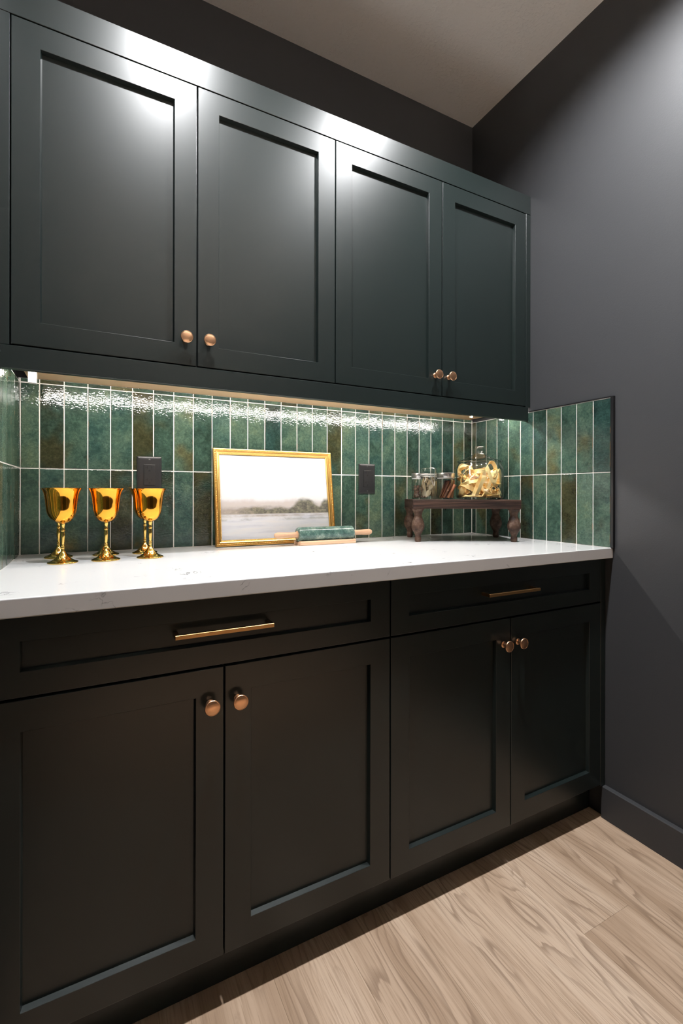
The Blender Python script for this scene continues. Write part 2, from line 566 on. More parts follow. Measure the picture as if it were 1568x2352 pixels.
# floor planks, laid front to back
PW, PL = 0.180, 1.22
plank_me = to_mesh(bx(-PW / 2 + 0.0001, PW / 2 - 0.0001, -PL / 2 + 0.0001, PL / 2 - 0.0001, -0.009, 0.0, 0.0004, 1), 'plank', 'oak')
x = 1.075 + PW / 2 + 2 * PW
col_i = 0
while x + PW / 2 > XL:
    off = {2: 0.758, 0: 0.10, 1: 0.22, 3: 0.02, 4: 0.14, 5: -0.08, 6: 0.20}.get(col_i, rnd.uniform(-0.1, 0.25))
    yy = off
    while yy < YB:
        yy += PL
    while yy > YF:
        y0, y1 = max(yy - PL, YF), min(yy, YB)
        x0, x1 = max(x - PW / 2, XL), min(x + PW / 2, XR)
        if y1 - y0 > 0.01 and x1 - x0 > 0.01:
            if abs((y1 - y0) - PL) < 1e-6 and abs((x1 - x0) - PW) < 1e-6:
                link('plank', plank_me, floor, (x, (y0 + y1) / 2, 0))
            else:
                w, l = (x1 - x0) / 2, (y1 - y0) / 2
                obj('plank', bx(-w + 0.0001, w - 0.0001, -l + 0.0001, l - 0.0001, -0.009, 0, 0.0004, 1), 'oak', floor, ((x0 + x1) / 2, (y0 + y1) / 2, 0))
        yy -= PL
    x -= PW
    col_i += 1

# baseboard on the right wall, stepping back with a small eased top
def baseboard(name, y0, y1, xw, sgn, label):
    bm = bmesh.new()
    prof = [(0, 0), (0.0145, 0), (0.0145, 0.1045), (0.012, 0.1075), (0, 0.1085)]
    a = [bm.verts.new((xw + sgn * px, y0, pz)) for px, pz in prof]
    b = [bm.verts.new((xw + sgn * px, y1, pz)) for px, pz in prof]
    for k in range(len(prof)):
        k2 = (k + 1) % len(prof)
        bm.faces.new((a[k], a[k2], b[k2], b[k]))
    bm.faces.new(a)
    bm.faces.new(b[::-1])
    tag(obj(name, bm, 'wall'), label, 'baseboard', kind='structure')


baseboard('baseboard_right', YF, 1.006, XR, -1, 'charcoal baseboard along the right wall')
baseboard('baseboard_left', YF, 0.975, XL, 1, 'charcoal baseboard along the left wall')

# ------------------------------------------------------------------ splashback tiles
J = 0.0026
TH = 0.0075
def tile_mesh(w, h):
    bm = bx(-w / 2, w / 2, 0, TH, -h / 2, h / 2, 0.0012, 2)
    return to_mesh(bm, 'tile', 'tile')


TILE_CACHE = {}
def tile(parent, cx, cyy, cz, w, h, rz=0.0):
    key = (round(w, 4), round(h, 4))
    if key not in TILE_CACHE:
        TILE_CACHE[key] = tile_mesh(w, h)
    big = min(w, h) > 0.03
    a = 0.0045 if big else 0.001
    o = link('tile', TILE_CACHE[key], parent, (cx, cyy, cz), (rnd.uniform(-a, a), rnd.uniform(-a, a) * 0.2, rz + rnd.uniform(-a, a)))
    return o


rows_back = [(CT + 0.0012, 1.1665 - J / 2), (1.1665 + J / 2, 1.4155 - J / 2), (1.4155 + J / 2, UND - 0.0006)]
rows_side = rows_back[:2]
xs = [TILE_XL + 0.001] + [-0.1497 + 0.0624 * k for k in range(27)] + [TILE_XR - 0.001]
for a, b in zip(xs[:-1], xs[1:]):
    x0 = a + (J / 2 if a > xs[0] else 0.0005)
    x1 = b - (J / 2 if b < xs[-1] else 0.0005)
    for z0, z1 in rows_back:
        tile(wall_back, (x0 + x1) / 2, TILE_Y, (z0 + z1) / 2, x1 - x0, z1 - z0)
obj('grout', bx(TILE_XL - 0.004, TILE_XR + 0.004, TILE_Y + 0.0013, YB - 0.0002, CT + 0.0002, UND - 0.0003), 'grout', wall_back)
ysr = [TILE_Y - 0.001] + [1.6060 - 0.0628 * k for k in range(10)] + [0.9785]
ysl = [TILE_Y - 0.001] + [1.5928 - 0.0612 * k for k in range(10)] + [0.9785]
for parent, ys, xf, rz in ((wall_right, ysr, TILE_XR, math.pi / 2 * -1), (wall_left, ysl, TILE_XL, math.pi / 2)):
    for a, b in zip(ys[:-1], ys[1:]):
        y1 = a - (J / 2 if a < ys[0] else 0.0005)
        y0 = b + (J / 2 if b > ys[-1] else 0.0005)
        for z0, z1 in rows_side:
            tile(parent, xf, (y0 + y1) / 2, (z0 + z1) / 2, y1 - y0, z1 - z0, rz)
    s = 1 if xf > 0 else -1
    wall_x = XR if s > 0 else XL
    gx = sorted((xf + s * 0.0013, wall_x - s * 0.0002))
    obj('grout', bx(gx[0], gx[1], 0.978, TILE_Y + 0.001, CT + 0.0002, 1.4165), 'grout', parent)
    tx = sorted((xf - s * 0.0015, wall_x))
    tr = tag(obj('edge_trim', bx(tx[0], tx[1], 0.9680, 0.9780, CT + 0.0004, 1.4205, 0.0006, 1), 'black', parent), 'thin black metal edge trim')
    tr2 = obj('edge_trim', bx(tx[0], tx[1], 0.9780, TILE_Y - 0.32, 1.4168, 1.4205, 0.0004, 1), 'black', parent)


# ------------------------------------------------------------------ cabinets
def door_frame_bm(x0, x1, z0, z1, stile, rail, th=0.019, rec=0.0115, e=0.0012, sl=0.0024):
    """shaker frame, front at y=0, thickness towards +y, recess with slightly sloped inner edge"""
    bm = bmesh.new()
    def ring(xa, xb, za, zb, y):
        return [bm.verts.new(p) for p in ((xa, y, za), (xb, y, za), (xb, y, zb), (xa, y, zb))]
    R = [ring(x0, x1, z0, z1, th),
         ring(x0, x1, z0, z1, e),
         ring(x0 + e * .35, x1 - e * .35, z0 + e * .35, z1 - e * .35, e * .3),
         ring(x0 + e, x1 - e, z0 + e, z1 - e, 0),
         ring(x0 + stile - 0.0006, x1 - stile + 0.0006, z0 + rail - 0.0006, z1 - rail + 0.0006, 0),
         ring(x0 + stile, x1 - stile, z0 + rail, z1 - rail, 0.0006),
         ring(x0 + stile + sl, x1 - stile - sl, z0 + rail + sl, z1 - rail - sl, rec),
         ring(x0 + stile + sl, x1 - stile - sl, z0 + rail + sl, z1 - rail - sl, th)]
    for a, b in zip(R, R[1:] + R[:1]):
        for k in range(4):
            bm.faces.new((a[k], a[(k + 1) % 4], b[(k + 1) % 4], b[k]))
    return bm


KNOB_PROF = [(0.0, 0.0), (0.0092, 0.0), (0.0095, 0.0012), (0.0088, 0.0022), (0.0060, 0.0030), (0.0055, 0.0048), (0.0050, 0.0075), (0.0052, 0.0115),
             (0.0062, 0.0150), (0.0085, 0.0178), (0.0135, 0.0196), (0.0156, 0.0208), (0.0162, 0.0226), (0.0160, 0.0240), (0.0149, 0.0250),
             (0.0144, 0.0250), (0.0141, 0.0245), (0.0100, 0.0256), (0.0050, 0.0261), (0.0, 0.0263)]
knob_me = to_mesh(lathe(KNOB_PROF, 40, mat=Matrix.Rotation(math.pi / 2, 4, 'X')), 'knob', 'knob', smooth=40)


def door(parent, x0, x1, z0, z1, knob_at):
    d = obj('door', door_frame_bm(0, x1 - x0, 0, z1 - z0, 0.0572, 0.0567), 'cab', parent, (x0, 0, z0))
    w, h = x1 - x0, z1 - z0
    obj('panel', bx(0.055, w - 0.055, 0.0115, 0.0175, 0.054, h - 0.054), 'cab', d)
    k = link('knob', knob_me, d, (knob_at[0] - x0, 0, knob_at[1] - z0))
    k['label'] = 'round brushed copper-brass knob'
    return d


def handle_bm(length, proj):
    bm = bmesh.new()
    h = 0.0044
    bx(-length / 2, length / 2, -proj, -proj + 0.0085, -h, h, 0.0007, 1, bm)
    for s in (-1, 1):
        bx(s * (length / 2) - (0.0088 if s > 0 else 0), s * (length / 2) + (0.0088 if s < 0 else 0), -proj + 0.004, 0, -h, h, 0.0006, 1, bm)
    return bm


def upper_cabinet(g0, g1, g2, label):
    t = tag(empty('upper_cabinet', ((g0 + g2) / 2, YU, 1.4365)), label, 'cabinet', 'upper wall cabinets')
    ox = (g0 + g2) / 2
    oz = 1.4365
    body = obj('body', bx(g0 - ox + 0.0005, g2 - ox - 0.0005, 0.0205, YB - YU - 0.001, UND + 0.004 - oz, 2.262 - oz), 'cabin', t)
    b = obj('bottom_panel', bx(g0 - ox + 0.0005, g2 - ox - 0.0005, 0.0205, YB - YU - 0.012, UND - oz, UND + 0.0039 - oz), 'maple', t)
    b['label'] = 'pale maple underside'
    zk = 1.5085 - oz
    door(t, g0 - ox + 0.0016, g1 - ox - 0.0016, 1.4395 - oz, 2.1985 - oz, (g1 - ox - 0.0300, zk))
    door(t, g1 - ox + 0.0016, g2 - ox - 0.0016, 1.4395 - oz, 2.1985 - oz, (g1 - ox + 0.0300, zk))
    return t


upper_cabinet(GAPS[0], GAPS[1], GAPS[2], 'dark green two-door wall cabinet above the gold goblets')
upper_cabinet(GAPS[2], GAPS[3], GAPS[4], 'dark green two-door wall cabinet above the spice jars, next to right wall')
tag(obj('fascia_board', bx(XL + 0.0005, XR - 0.0005, YU, YU + 0.020, 2.2012, 2.275, 0.0008, 1), 'cab'), 'dark green fascia board along the top of the wall cabinets', 'fascia board')
tag(obj('light_valance', bx(XL + 0.0005, TILE_XR - 0.002, YU, YU + 0.019, 1.3825, 1.4362, 0.0010, 1), 'cab'), 'dark green valance board hiding lights under the wall cabinets', 'valance')
tag(obj('filler_strip', bx(XL + 0.0005, GAPS[0] - 0.0012, YU, YU + 0.019, 1.4368, 2.2006, 0.0008, 1), 'cab'), 'narrow dark green filler left of the wall cabinets', 'filler strip', 'cabinet filler strips')
tag(obj('filler_strip', bx(GAPS[4] + 0.0012, XR - 0.0005, YU, YU + 0.019, 1.4368, 2.2006, 0.0008, 1), 'cab'), 'narrow dark green filler between wall cabinets and right wall', 'filler strip', 'cabinet filler strips')


def base_cabinet(g0, g1, g2, label):
    ox = (g0 + g2) / 2
    t = tag(empty('base_cabinet', (ox, YLO, 0.0)), label, 'cabinet', 'base cabinets')
    obj('body', bx(g0 - ox + 0.0005, g2 - ox - 0.0005, 0.0205, YB - YLO - 0.003, 0.1120, 0.8785), 'cabin', t)
    # drawer
    w0, w1 = g0 - ox + 0.0018, g2 - ox - 0.0018
    z0, z1 = 0.7325, 0.8765
    d = bmesh.new()
    dr = obj('drawer', door_frame_bm(0, w1 - w0, 0, z1 - z0, 0.0562, 0.0450), 'cab', t, (w0, 0, z0))
    obj('panel', bx(0.054, w1 - w0 - 0.054, 0.0115, 0.0175, 0.043, z1 - z0 - 0.043), 'cab', dr)
    hd = obj('handle', handle_bm(0.206, 0.0335), 'pull', dr, ((w1 - w0) / 2, 0.0115, 0.8070 - z0))
    hd['label'] = 'square brushed brass bar pull'
    zk = 0.6540
    door(t, g0 - ox + 0.0018, g1 - ox - 0.0016, 0.1160, 0.7275, (g1 - ox - 0.0295, zk))
    door(t, g1 - ox + 0.0016, g2 - ox - 0.0018, 0.1160, 0.7275, (g1 - ox + 0.0295, zk))
    return t


base_cabinet(GAPS[0], GAPS[1], GAPS[2], 'dark green base cabinet under the goblets, drawer over two doors')
base_cabinet(GAPS[2], GAPS[3], GAPS[4], 'dark green base cabinet next to right wall, drawer over two doors')
tag(obj('filler_strip', bx(GAPS[4] + 0.0008, XR - 0.0005, YLO + 0.001, YLO + 0.020, 0.1085, 0.8785, 0.0008, 1), 'cab'), 'narrow dark green filler between base cabinet and right wall', 'filler strip', 'cabinet filler strips')
tag(obj('filler_strip', bx(XL + 0.0005, GAPS[0] - 0.0008, YLO + 0.001, YLO + 0.020, 0.1085, 0.8785, 0.0008, 1), 'cab'), 'narrow dark green filler left of the base cabinets', 'filler strip', 'cabinet filler strips')
tag(obj('toe_kick', bx(XL + 0.0005, XR - 0.0005, 1.058, 1.074, 0.0002, 0.1118, 0.0006, 1), 'cab'), 'dark recessed toe kick board under the base cabinets', 'toe kick')

tag(obj('countertop', bx(XL + 0.0003, XR - 0.0003, 0.9745, YB - 0.0003, 0.8795, CT, 0.0022, 3), 'quartz'), 'white quartz countertop with fine grey veins on the base cabinets', 'countertop')

# unseen island behind the camera, added to bounce light onto the ceiling
isl = tag(empty('bounce_island', (0.575, -1.775, 0.0)), 'added unseen dark green island, white quartz top bouncing light to the ceiling', 'island')
obj('body', bx(-0.66, 0.66, -0.70, 0.70, 0.10, 0.8790), 'cab', isl)
obj('plinth', bx(-0.60, 0.60, -0.64, 0.64, 0.0003, 0.0998), 'cab', isl)
obj('top', bx(-0.69, 0.69, -0.73, 0.73, 0.8795, CT, 0.002, 2), 'quartz', isl)
for k in range(3):
    px = -0.655 + k * 0.438
    d = obj('door', door_frame_bm(0, 0.434, 0, 0.755, 0.0572, 0.0567), 'cab', isl, (px + 0.434, 0.7195, 0.112), (0, 0, math.pi))
    obj('panel', bx(0.055, 0.379, 0.0115, 0.0175, 0.054, 0.701), 'cab', d)
    link('knob', knob_me, d, (0.40, 0, 0.69))

# ------------------------------------------------------------------ room lights, plus fill lights added over the island
led = tag(empty('led_light_bar', (0.66, 1.392, UND)), 'white LED light bar fixed under the wall cabinets behind the valance', 'light bar')
obj('housing', bx(-0.838, 0.838, -0.010, 0.010, -0.0042, -0.0004, 0.0006, 1), 'white', led)
bm = bmesh.new()
arc = [(0.0040 * math.cos(math.pi * k / 10), -0.0044 - 0.0040 * math.sin(math.pi * k / 10)) for k in range(11)]
a_ = [bm.verts.new((-0.836, y, z)) for y, z in arc]
b_ = [bm.verts.new((0.836, y, z)) for y, z in arc]
for k in range(11):
    bm.faces.new((a_[k], a_[(k + 1) % 11], b_[(k + 1) % 11], b_[k]))
bm.faces.new(a_)
bm.faces.new(b_[::-1])
obj('diffuser', bm, 'led', led, smooth=50)


def led_block(x, y, w, h, label):
    t = tag(empty('light_block', (x, y, UND)), label, 'light', 'small lights under the wall cabinets')
    obj('housing', bx(-w / 2, w / 2, -w / 2, w / 2, -h, -0.0005, 0.0015, 2), 'white', t)
    obj('lens', lathe([(0, -0.0014), (w * 0.36, -0.0012), (w * 0.38, 0.0), (0, 0.0)], 20), 'led', t, (0, -w / 2 - 0.0002, -h * 0.42), (-math.pi / 2, 0, 0))
    return t


led_block(-0.157, 1.535, 0.020, 0.033, 'small glowing white light block under the cabinet, left corner above the goblets')
led_block(1.432, 1.545, 0.010, 0.0075, 'small glowing white light block under the cabinet, right corner above the glass jar')

for i, (lx, ly, power, beam) in enumerate(CEILING_LIGHTS):
    lab = ['recessed round ceiling light nearest the left wall cabinet', 'recessed round ceiling light nearest the right wall cabinet',
           'added ceiling fill light over the near edge of island, left side', 'added ceiling fill light over the near edge of island, right side',
           'added ceiling fill light over the far edge of island, left side', 'added ceiling fill light over the far edge of island, right side'][i]
    t = tag(empty('ceiling_light', (lx, ly, ZC)), lab, 'ceiling light', 'recessed ceiling lights')
    obj('trim_ring', lathe([(0.062, 0.0), (0.060, -0.004), (0.050, -0.006), (0.045, -0.002), (0.045, 0.0)], 40), 'white', t, smooth=40)
    obj('lens', lathe([(0.0, -0.0022), (0.044, -0.0016), (0.0445, -0.0004)], 40), 'lens', t)
    L = bpy.data.lights.new('downlight', 'SPOT')
    L.energy = power
    L.color = SPOT_COLOR if i < 2 else ISLAND_FILL_COLOR  # lamps over the island are added fill
    L.spot_size = math.radians(beam)
    L.spot_blend = 0.75
    L.shadow_soft_size = 0.035
    lo = bpy.data.objects.new('downlight', L)
    COL.objects.link(lo)
    lo.parent = t
    lo.location = (0, 0, -0.010)


# ------------------------------------------------------------------ outlets
def outlet(x, z, label):
    t = tag(empty('outlet', (x, TILE_Y, z)), label, 'outlet', 'black outlets on the splashback')
    w, h = 0.0370, 0.0595
    bm = bmesh.new()
    R = []
    for ins, y in ((0.0, 0.0005), (0.0, -0.0028), (0.0012, -0.0044), (0.0050, -0.0056), (0.0085, -0.0060)):
        R.append([bm.verts.new(p) for p in ((-w + ins, y, -h + ins), (w - ins, y, -h + ins), (w - ins, y, h - ins), (-w + ins, y, h - ins))])
    for a, b in zip(R[:-1], R[1:]):
        for k in range(4):
            bm.faces.new((a[k], a[(k + 1) % 4], b[(k + 1) % 4], b[k]))
    bm.faces.new(R[-1])
    bm.faces.new(R[0][::-1])
    obj('cover_plate', bm, 'plate', t)
    rc = obj('receptacle', bx(-0.0168, 0.0168, -0.0078, -0.0059, -0.0330, 0.0330, 0.0008, 2), 'plate', t)
    obj('receptacle_gap', bx(-0.0176, 0.0176, -0.00625, -0.0059, -0.0338, 0.0338), 'slot', t)
    for s in (1, -1):
        z0 = 0.0185 * s + (0.001 if s > 0 else -0.001)
        yb, yf = -0.0077, -0.00795
        zz = z0 + 0.0045
        obj('slot', bx(-0.0074, -0.0053, yf, yb, zz - 0.0045, zz + 0.0045), 'slot', rc)
        obj('slot', bx(-0.0126, -0.0074, yf, yb, zz - 0.0010, zz + 0.0010), 'slot', rc)
        obj('slot', bx(0.0053, 0.0073, yf, yb, zz - 0.0036, zz + 0.0036), 'slot', rc)
        bm = bmesh.new()
        pts = [(-0.0030, -0.0026), (0.0030, -0.0026)] + [(0.0030 * math.cos(a), 0.0030 * math.sin(a)) for a in [math.pi * k / 8 for k in range(9)]]
        a_ = [bm.verts.new((px, yf, pz + zz - 0.0105)) for px, pz in pts]
        b_ = [bm.verts.new((px, yb, pz + zz - 0.0105)) for px, pz in pts]
        for k in range(len(pts)):
            k2 = (k + 1) % len(pts)
            bm.faces.new((a_[k], a_[k2], b_[k2], b_[k]))
        bm.faces.new(a_)
        obj('slot', bm, 'slot', rc)
        sc_ = obj('screw', lathe([(0, 0.0012), (0.0022, 0.0010), (0.0031, 0.0004), (0.0032, 0.0)], 16), 'screw', t, (0, -0.0059, 0.0486 * s), (math.pi / 2, 0, 0), smooth=40)
        obj('screw_slot', bx(-0.0026, 0.0026, -0.0003, 0.0003, 0.0010, 0.0013), 'slot', sc_)
    return t


outlet(0.1497, 1.1525, 'black duplex power outlet on green tile behind the gold goblets')
outlet(0.9620, 1.1525, 'black duplex power outlet on green tile between picture and jars')

# ------------------------------------------------------------------ goblets
Hg = 0.1935
cup_out = [(0.0450, 0.0), (0.0438, -0.0010), (0.0405, -0.0055), (0.0371, -0.013), (0.0343, -0.0255), (0.0324, -0.043), (0.0304, -0.0604), (0.0270, -0.073),
           (0.0212, -0.083), (0.0140, -0.0892), (0.0058, -0.0922)]
cup_in = [(r - 0.0010, z) for r, z in cup_out[:-3]] + [(0.020, -0.0815), (0.013, -0.0870), (0.0, -0.0895)]
cup_prof = [(r, z + Hg) for r, z in (list(reversed(smoothed(cup_in, 3))) + smoothed(cup_out, 4))]
stem_prof = [(0.0058, Hg - 0.0922), (0.0056, Hg - 0.0950), (0.0043, Hg - 0.1010), (0.0041, Hg - 0.1075), (0.0052, Hg - 0.1095), (0.0053, Hg - 0.1108), (0.0040, Hg - 0.1125),
             (0.0043, Hg - 0.1165), (0.0050, Hg - 0.1230), (0.0047, Hg - 0.1310), (0.0037, Hg - 0.1430), (0.0033, Hg - 0.1475), (0.0044, Hg - 0.1490), (0.0044, Hg - 0.1505), (0.0035, Hg - 0.1520),
             (0.0045, Hg - 0.1545), (0.0036, Hg - 0.1570), (0.0036, Hg - 0.1600), (0.0052, Hg - 0.1635), (0.0055, Hg - 0.1640), (0.0055, Hg - 0.1650)]
foot_prof = [(0.0055, Hg - 0.1650), (0.0078, Hg - 0.1680), (0.0105, Hg - 0.1725), (0.0140, Hg - 0.1775), (0.0200, Hg - 0.1835), (0.0275, Hg - 0.1880), (0.0340, Hg - 0.1905), (0.0352, Hg - 0.1920), (0.0350, 0.0), (0.0, 0.0)]
cup_me = to_mesh(lathe(cup_prof, 56), 'cup', 'cup', smooth=60)
stem_me = to_mesh(lathe(smoothed(stem_prof, 3), 28), 'stem', 'stem', smooth=60)
foot_me = to_mesh(lathe(smoothed(foot_prof[:-2], 4) + foot_prof[-2:], 48), 'foot', 'stem', smooth=50)
for gx, gy, lab in ((-0.078, 1.412, 'polished gold goblet nearest the left tiled wall, front row'),
                    (-0.095, 1.532, 'gold goblet nearest the left tiled wall, back row, mostly hidden behind front one'),
                    (0.022, 1.418, 'middle gold goblet of the front row'),
                    (0.0235, 1.536, 'middle gold goblet of the back row, only its foot showing'),
                    (0.133, 1.4206, 'front row gold goblet standing in front of the outlet'),
                    (0.1286, 1.534, 'back row gold goblet closest to the picture frame, half hidden')):
    t = tag(empty('goblet', (gx, gy, CT + 0.0002)), lab, 'goblet', 'gold goblets on the counter')
    link('cup', cup_me, t)
    link('stem', stem_me, t)
    link('foot', foot_me, t)

# ------------------------------------------------------------------ leaning picture
FW, FH = 0.4435, 0.3355
LEAN = math.radians(-8.6)
pic = tag(empty('framed_picture', (0.571, 1.5655, CT + 0.0028), (LEAN, 0, 0)), 'gold rope-edged frame with pale misty lakeside watercolour leaning on green tiles', 'picture')
prof = [(0.0, 0.0165), (0.0, 0.0020), (0.0012, 0.0006), (0.0032, 0.0004), (0.0040, 0.0024), (0.0082, 0.0024), (0.0088, 0.0008), (0.0112, 0.0010), (0.0125, 0.0034),
        (0.0150, 0.0048), (0.0162, 0.0044), (0.0195, 0.0058), (0.0208, 0.0072), (0.0210, 0.0110), (0.0150, 0.0165)]
bm = bmesh.new()
rings = []
for w, y in prof:
    rings.append([bm.verts.new(p) for p in ((-FW / 2 + w, y, w), (FW / 2 - w, y, w), (FW / 2 - w, y, FH - w), (-FW / 2 + w, y, FH - w))])
for a, b in zip(rings, rings[1:] + rings[:1]):
    for k in range(4):
        bm.faces.new((a[k], a[(k + 1) % 4], b[(k + 1) % 4], b[k]))
fr_o = obj('frame', bm, 'gilt', pic)


def rope(inset, pitch, a, b, yc, tilt):
    me_v, me_f = [], []
    U, V = 6, 4
    base = []
    for j in range(V + 1):
        th = math.pi * j / V
        for i in range(U):
            ph = 2 * math.pi * i / U
            base.append(Vector((math.sin(th) * math.cos(ph) * b, math.sin(th) * math.sin(ph) * b * 0.8, math.cos(th) * a)))
    quads = [(j * U + i, j * U + (i + 1) % U, (j + 1) * U + (i + 1) % U, (j + 1) * U + i) for j in range(V) for i in range(U)]
    sides = [((-FW / 2 + inset, inset), (FW / 2 - inset, inset), 0), ((-FW / 2 + inset, FH - inset), (FW / 2 - inset, FH - inset), 0),
             ((-FW / 2 + inset, inset), (-FW / 2 + inset, FH - inset), 1), ((FW / 2 - inset, inset), (FW / 2 - inset, FH - inset), 1)]
    for p, q, vert in sides:
        L = math.hypot(q[0] - p[0], q[1] - p[1])
        n = int(L / pitch)
        R = Matrix.Rotation((0 if vert else math.pi / 2) + tilt, 3, 'Y')
        for k in range(n + 1):
            u = k / n
            o = Vector((p[0] + (q[0] - p[0]) * u, yc, p[1] + (q[1] - p[1]) * u))
            s = len(me_v)
            me_v += [o + R @ v for v in base]
            me_f += [tuple(s + i for i in f) for f in quads]
    me = bpy.data.meshes.new('rope_beading')
    me.from_pydata([tuple(v) for v in me_v], [], me_f)
    me.materials.append(M['gilt'])
    for p in me.polygons:
        p.use_smooth = True
    return me


r1 = link('rope_beading', rope(0.0061, 0.0058, 0.0036, 0.0017, 0.0018, 0.45), fr_o)
r1['kind'] = 'stuff'
r2 = link('rope_beading', rope(0.0185, 0.0036, 0.0019, 0.0013, 0.0052, 0.45), fr_o)
r2['kind'] = 'stuff'
pr = obj('print', bx(-0.2030, 0.2030, 0, 0.0018, -0.002, 0.2965), 'art', pic, (0, 0.0102, 0.0205))
pr['label'] = 'watercolour of misty hills, hedge and still water'
obj('backing', bx(-FW / 2 + 0.012, FW / 2 - 0.012, 0.0122, 0.0160, 0.012, FH - 0.012), 'black', pic)

# ------------------------------------------------------------------ rolling pin on its cradle
PX0, PX1 = 0.618, 0.8345
PYC = 1.521
cr = tag(empty('pin_cradle', ((PX0 + PX1) / 2, PYC, CT)), 'pale wood cradle under the green marble rolling pin', 'stand')
bm = bmesh.new()
L2 = (PX1 - PX0) / 2
sec = [(-0.028, 0.0003), (0.028, 0.0003), (0.030, 0.002), (0.030, 0.0115), (0.029, 0.0132)] + \
      [(0.0265 * math.sin(a), 0.0352 - 0.0265 * math.cos(a) * 1.0) for a in [math.radians(d) for d in (62, 50, 35, 18, 0, -18, -35, -50, -62)]] + \
      [(-0.029, 0.0132), (-0.030, 0.0115), (-0.030, 0.002)]
sec = [(p[0], min(p[1], 0.0150)) for p in sec]
a_ = [bm.verts.new((-L2, p[0], p[1])) for p in sec]
b_ = [bm.verts.new((L2, p[0], p[1])) for p in sec]
for k in range(len(sec)):
    k2 = (k + 1) % len(sec)
    bm.faces.new((a_[k], a_[k2], b_[k2], b_[k]))
bm.faces.new(a_)
bm.faces.new(b_[::-1])
obj('cradle_block', bm, 'pale', cr)
RP = 0.0263
pin = tag(empty('rolling_pin', ((PX0 + PX1) / 2, PYC, CT + 0.0356)), 'green marble rolling pin with pale wood handles in front of picture', 'rolling pin')
RY = Matrix.Rotation(math.pi / 2, 4, 'Y')
Lb = 0.1085
obj('roller', lathe([(0, -Lb), (0.018, -Lb), (0.0235, -Lb + 0.0008), (0.0258, -Lb + 0.0035), (RP, -Lb + 0.007), (RP, Lb - 0.007), (0.0258, Lb - 0.0035), (0.0235, Lb - 0.0008), (0.018, Lb), (0, Lb)], 48, mat=RY),
    'marble', pin, smooth=35)
for s in (-1, 1):
    hp = smoothed([(0.0098, 0.0), (0.0095, 0.008), (0.0094, 0.03), (0.0104, 0.052), (0.0108, 0.066), (0.0100, 0.076), (0.0060, 0.0825), (0.0, 0.0840)], 4)
    obj('handle', lathe(hp, 28, mat=(RY if s > 0 else Matrix.Rotation(-math.pi / 2, 4, 'Y'))), 'pale', pin, (s * (Lb + 0.0002), 0, 0), smooth=50)
    obj('collar', lathe([(0.0, 0), (0.0135, 0), (0.0135, 0.0022), (0.0, 0.0022)], 24, mat=(RY if s > 0 else Matrix.Rotation(-math.pi / 2, 4, 'Y'))), 'pale', pin, (s * Lb, 0, 0), smooth=35)

# ------------------------------------------------------------------ wooden riser
Fw = Vector((math.cos(math.radians(62.532)), math.sin(math.radians(62.532)), 0))
Rt = Vector((Fw.y, -Fw.x, 0))
RISER_ROT = (0, 0, YAW)


def cw(lat, dep, z):
    """a spot given by its sideways and forward distance in the riser's own direction"""
    return Rt * lat + Fw * dep + Vector((0, 0, z))


RB, RT_ = 1.0383, 1.0708
riser_c = cw(0.4615, 1.842, CT)
riser = tag(empty('wooden_riser', riser_c, RISER_ROT), 'rustic dark wood riser on turned legs carrying the glass jars', 'riser')
bm = bx(-0.1985, 0.1985, -0.1175, 0.1165, RB - CT, RT_ - CT, 0.0014, 2)
obj('top_board', bm, 'board', riser)
for s in (-1, 1):
    obj('end_cap', bx(s * 0.1985 - 0.0006, s * 0.1985 + 0.0018 * s if s > 0 else s * 0.1985 + 0.0006, -0.108, 0.108, RB - CT + 0.006, RT_ - CT - 0.006, 0.0003, 1)
        if s > 0 else bx(-0.2003, -0.1979, -0.108, 0.108, RB - CT + 0.006, RT_ - CT - 0.006, 0.0003, 1), 'board', riser)
leg_prof = [(0.0, 0.1243), (0.0225, 0.1243), (0.0230, 0.1225), (0.0215, 0.1190), (0.0180, 0.1140), (0.0148, 0.1030), (0.0140, 0.0980), (0.0148, 0.0930), (0.0178, 0.0850), (0.0216, 0.0740),
            (0.0236, 0.0640), (0.0236, 0.0535), (0.0205, 0.0440), (0.0165, 0.0370), (0.0130, 0.0300), (0.0108, 0.0240), (0.0100, 0.0200), (0.0112, 0.0175), (0.0122, 0.0120), (0.0120, 0.0070), (0.0105, 0.0020), (0.0096, 0.0), (0.0, 0.0)]
leg_me = to_mesh(lathe(leg_prof[:3] + smoothed(leg_prof[3:-2], 3) + leg_prof[-2:], 36), 'leg', 'leg', smooth=60)
for lx, ly in ((-0.1765, -0.090), (0.1810, -0.090), (-0.1800, 0.094), (0.1735, 0.094)):
    link('leg', leg_me, riser, (lx, ly, 0.0003), (0, 0, rnd.uniform(0, 6)))


# ------------------------------------------------------------------ jars
def shell(outer, wall):
    """closed glass shell from an outer profile (r, z) going bottom -> top"""
    inner = [(max(r - wall, 0.0), z) for r, z in outer]
    zb = outer[0][1]
    inner = [(r, max(z, zb + wall * 1.6)) for r, z in inner]
    return outer + list(reversed(inner))


def round_jar(R, H, rc=0.004):
    return [(0.0, 0.0), (R - rc, 0.0), (R - rc * 0.3, rc * 0.3), (R, rc), (R, H * 0.5), (R, H - 0.006), (R - 0.001, H - 0.003), (R - 0.0045, H), (R - 0.0045, H + 0.004)]


JZ = RT_ + 0.0002


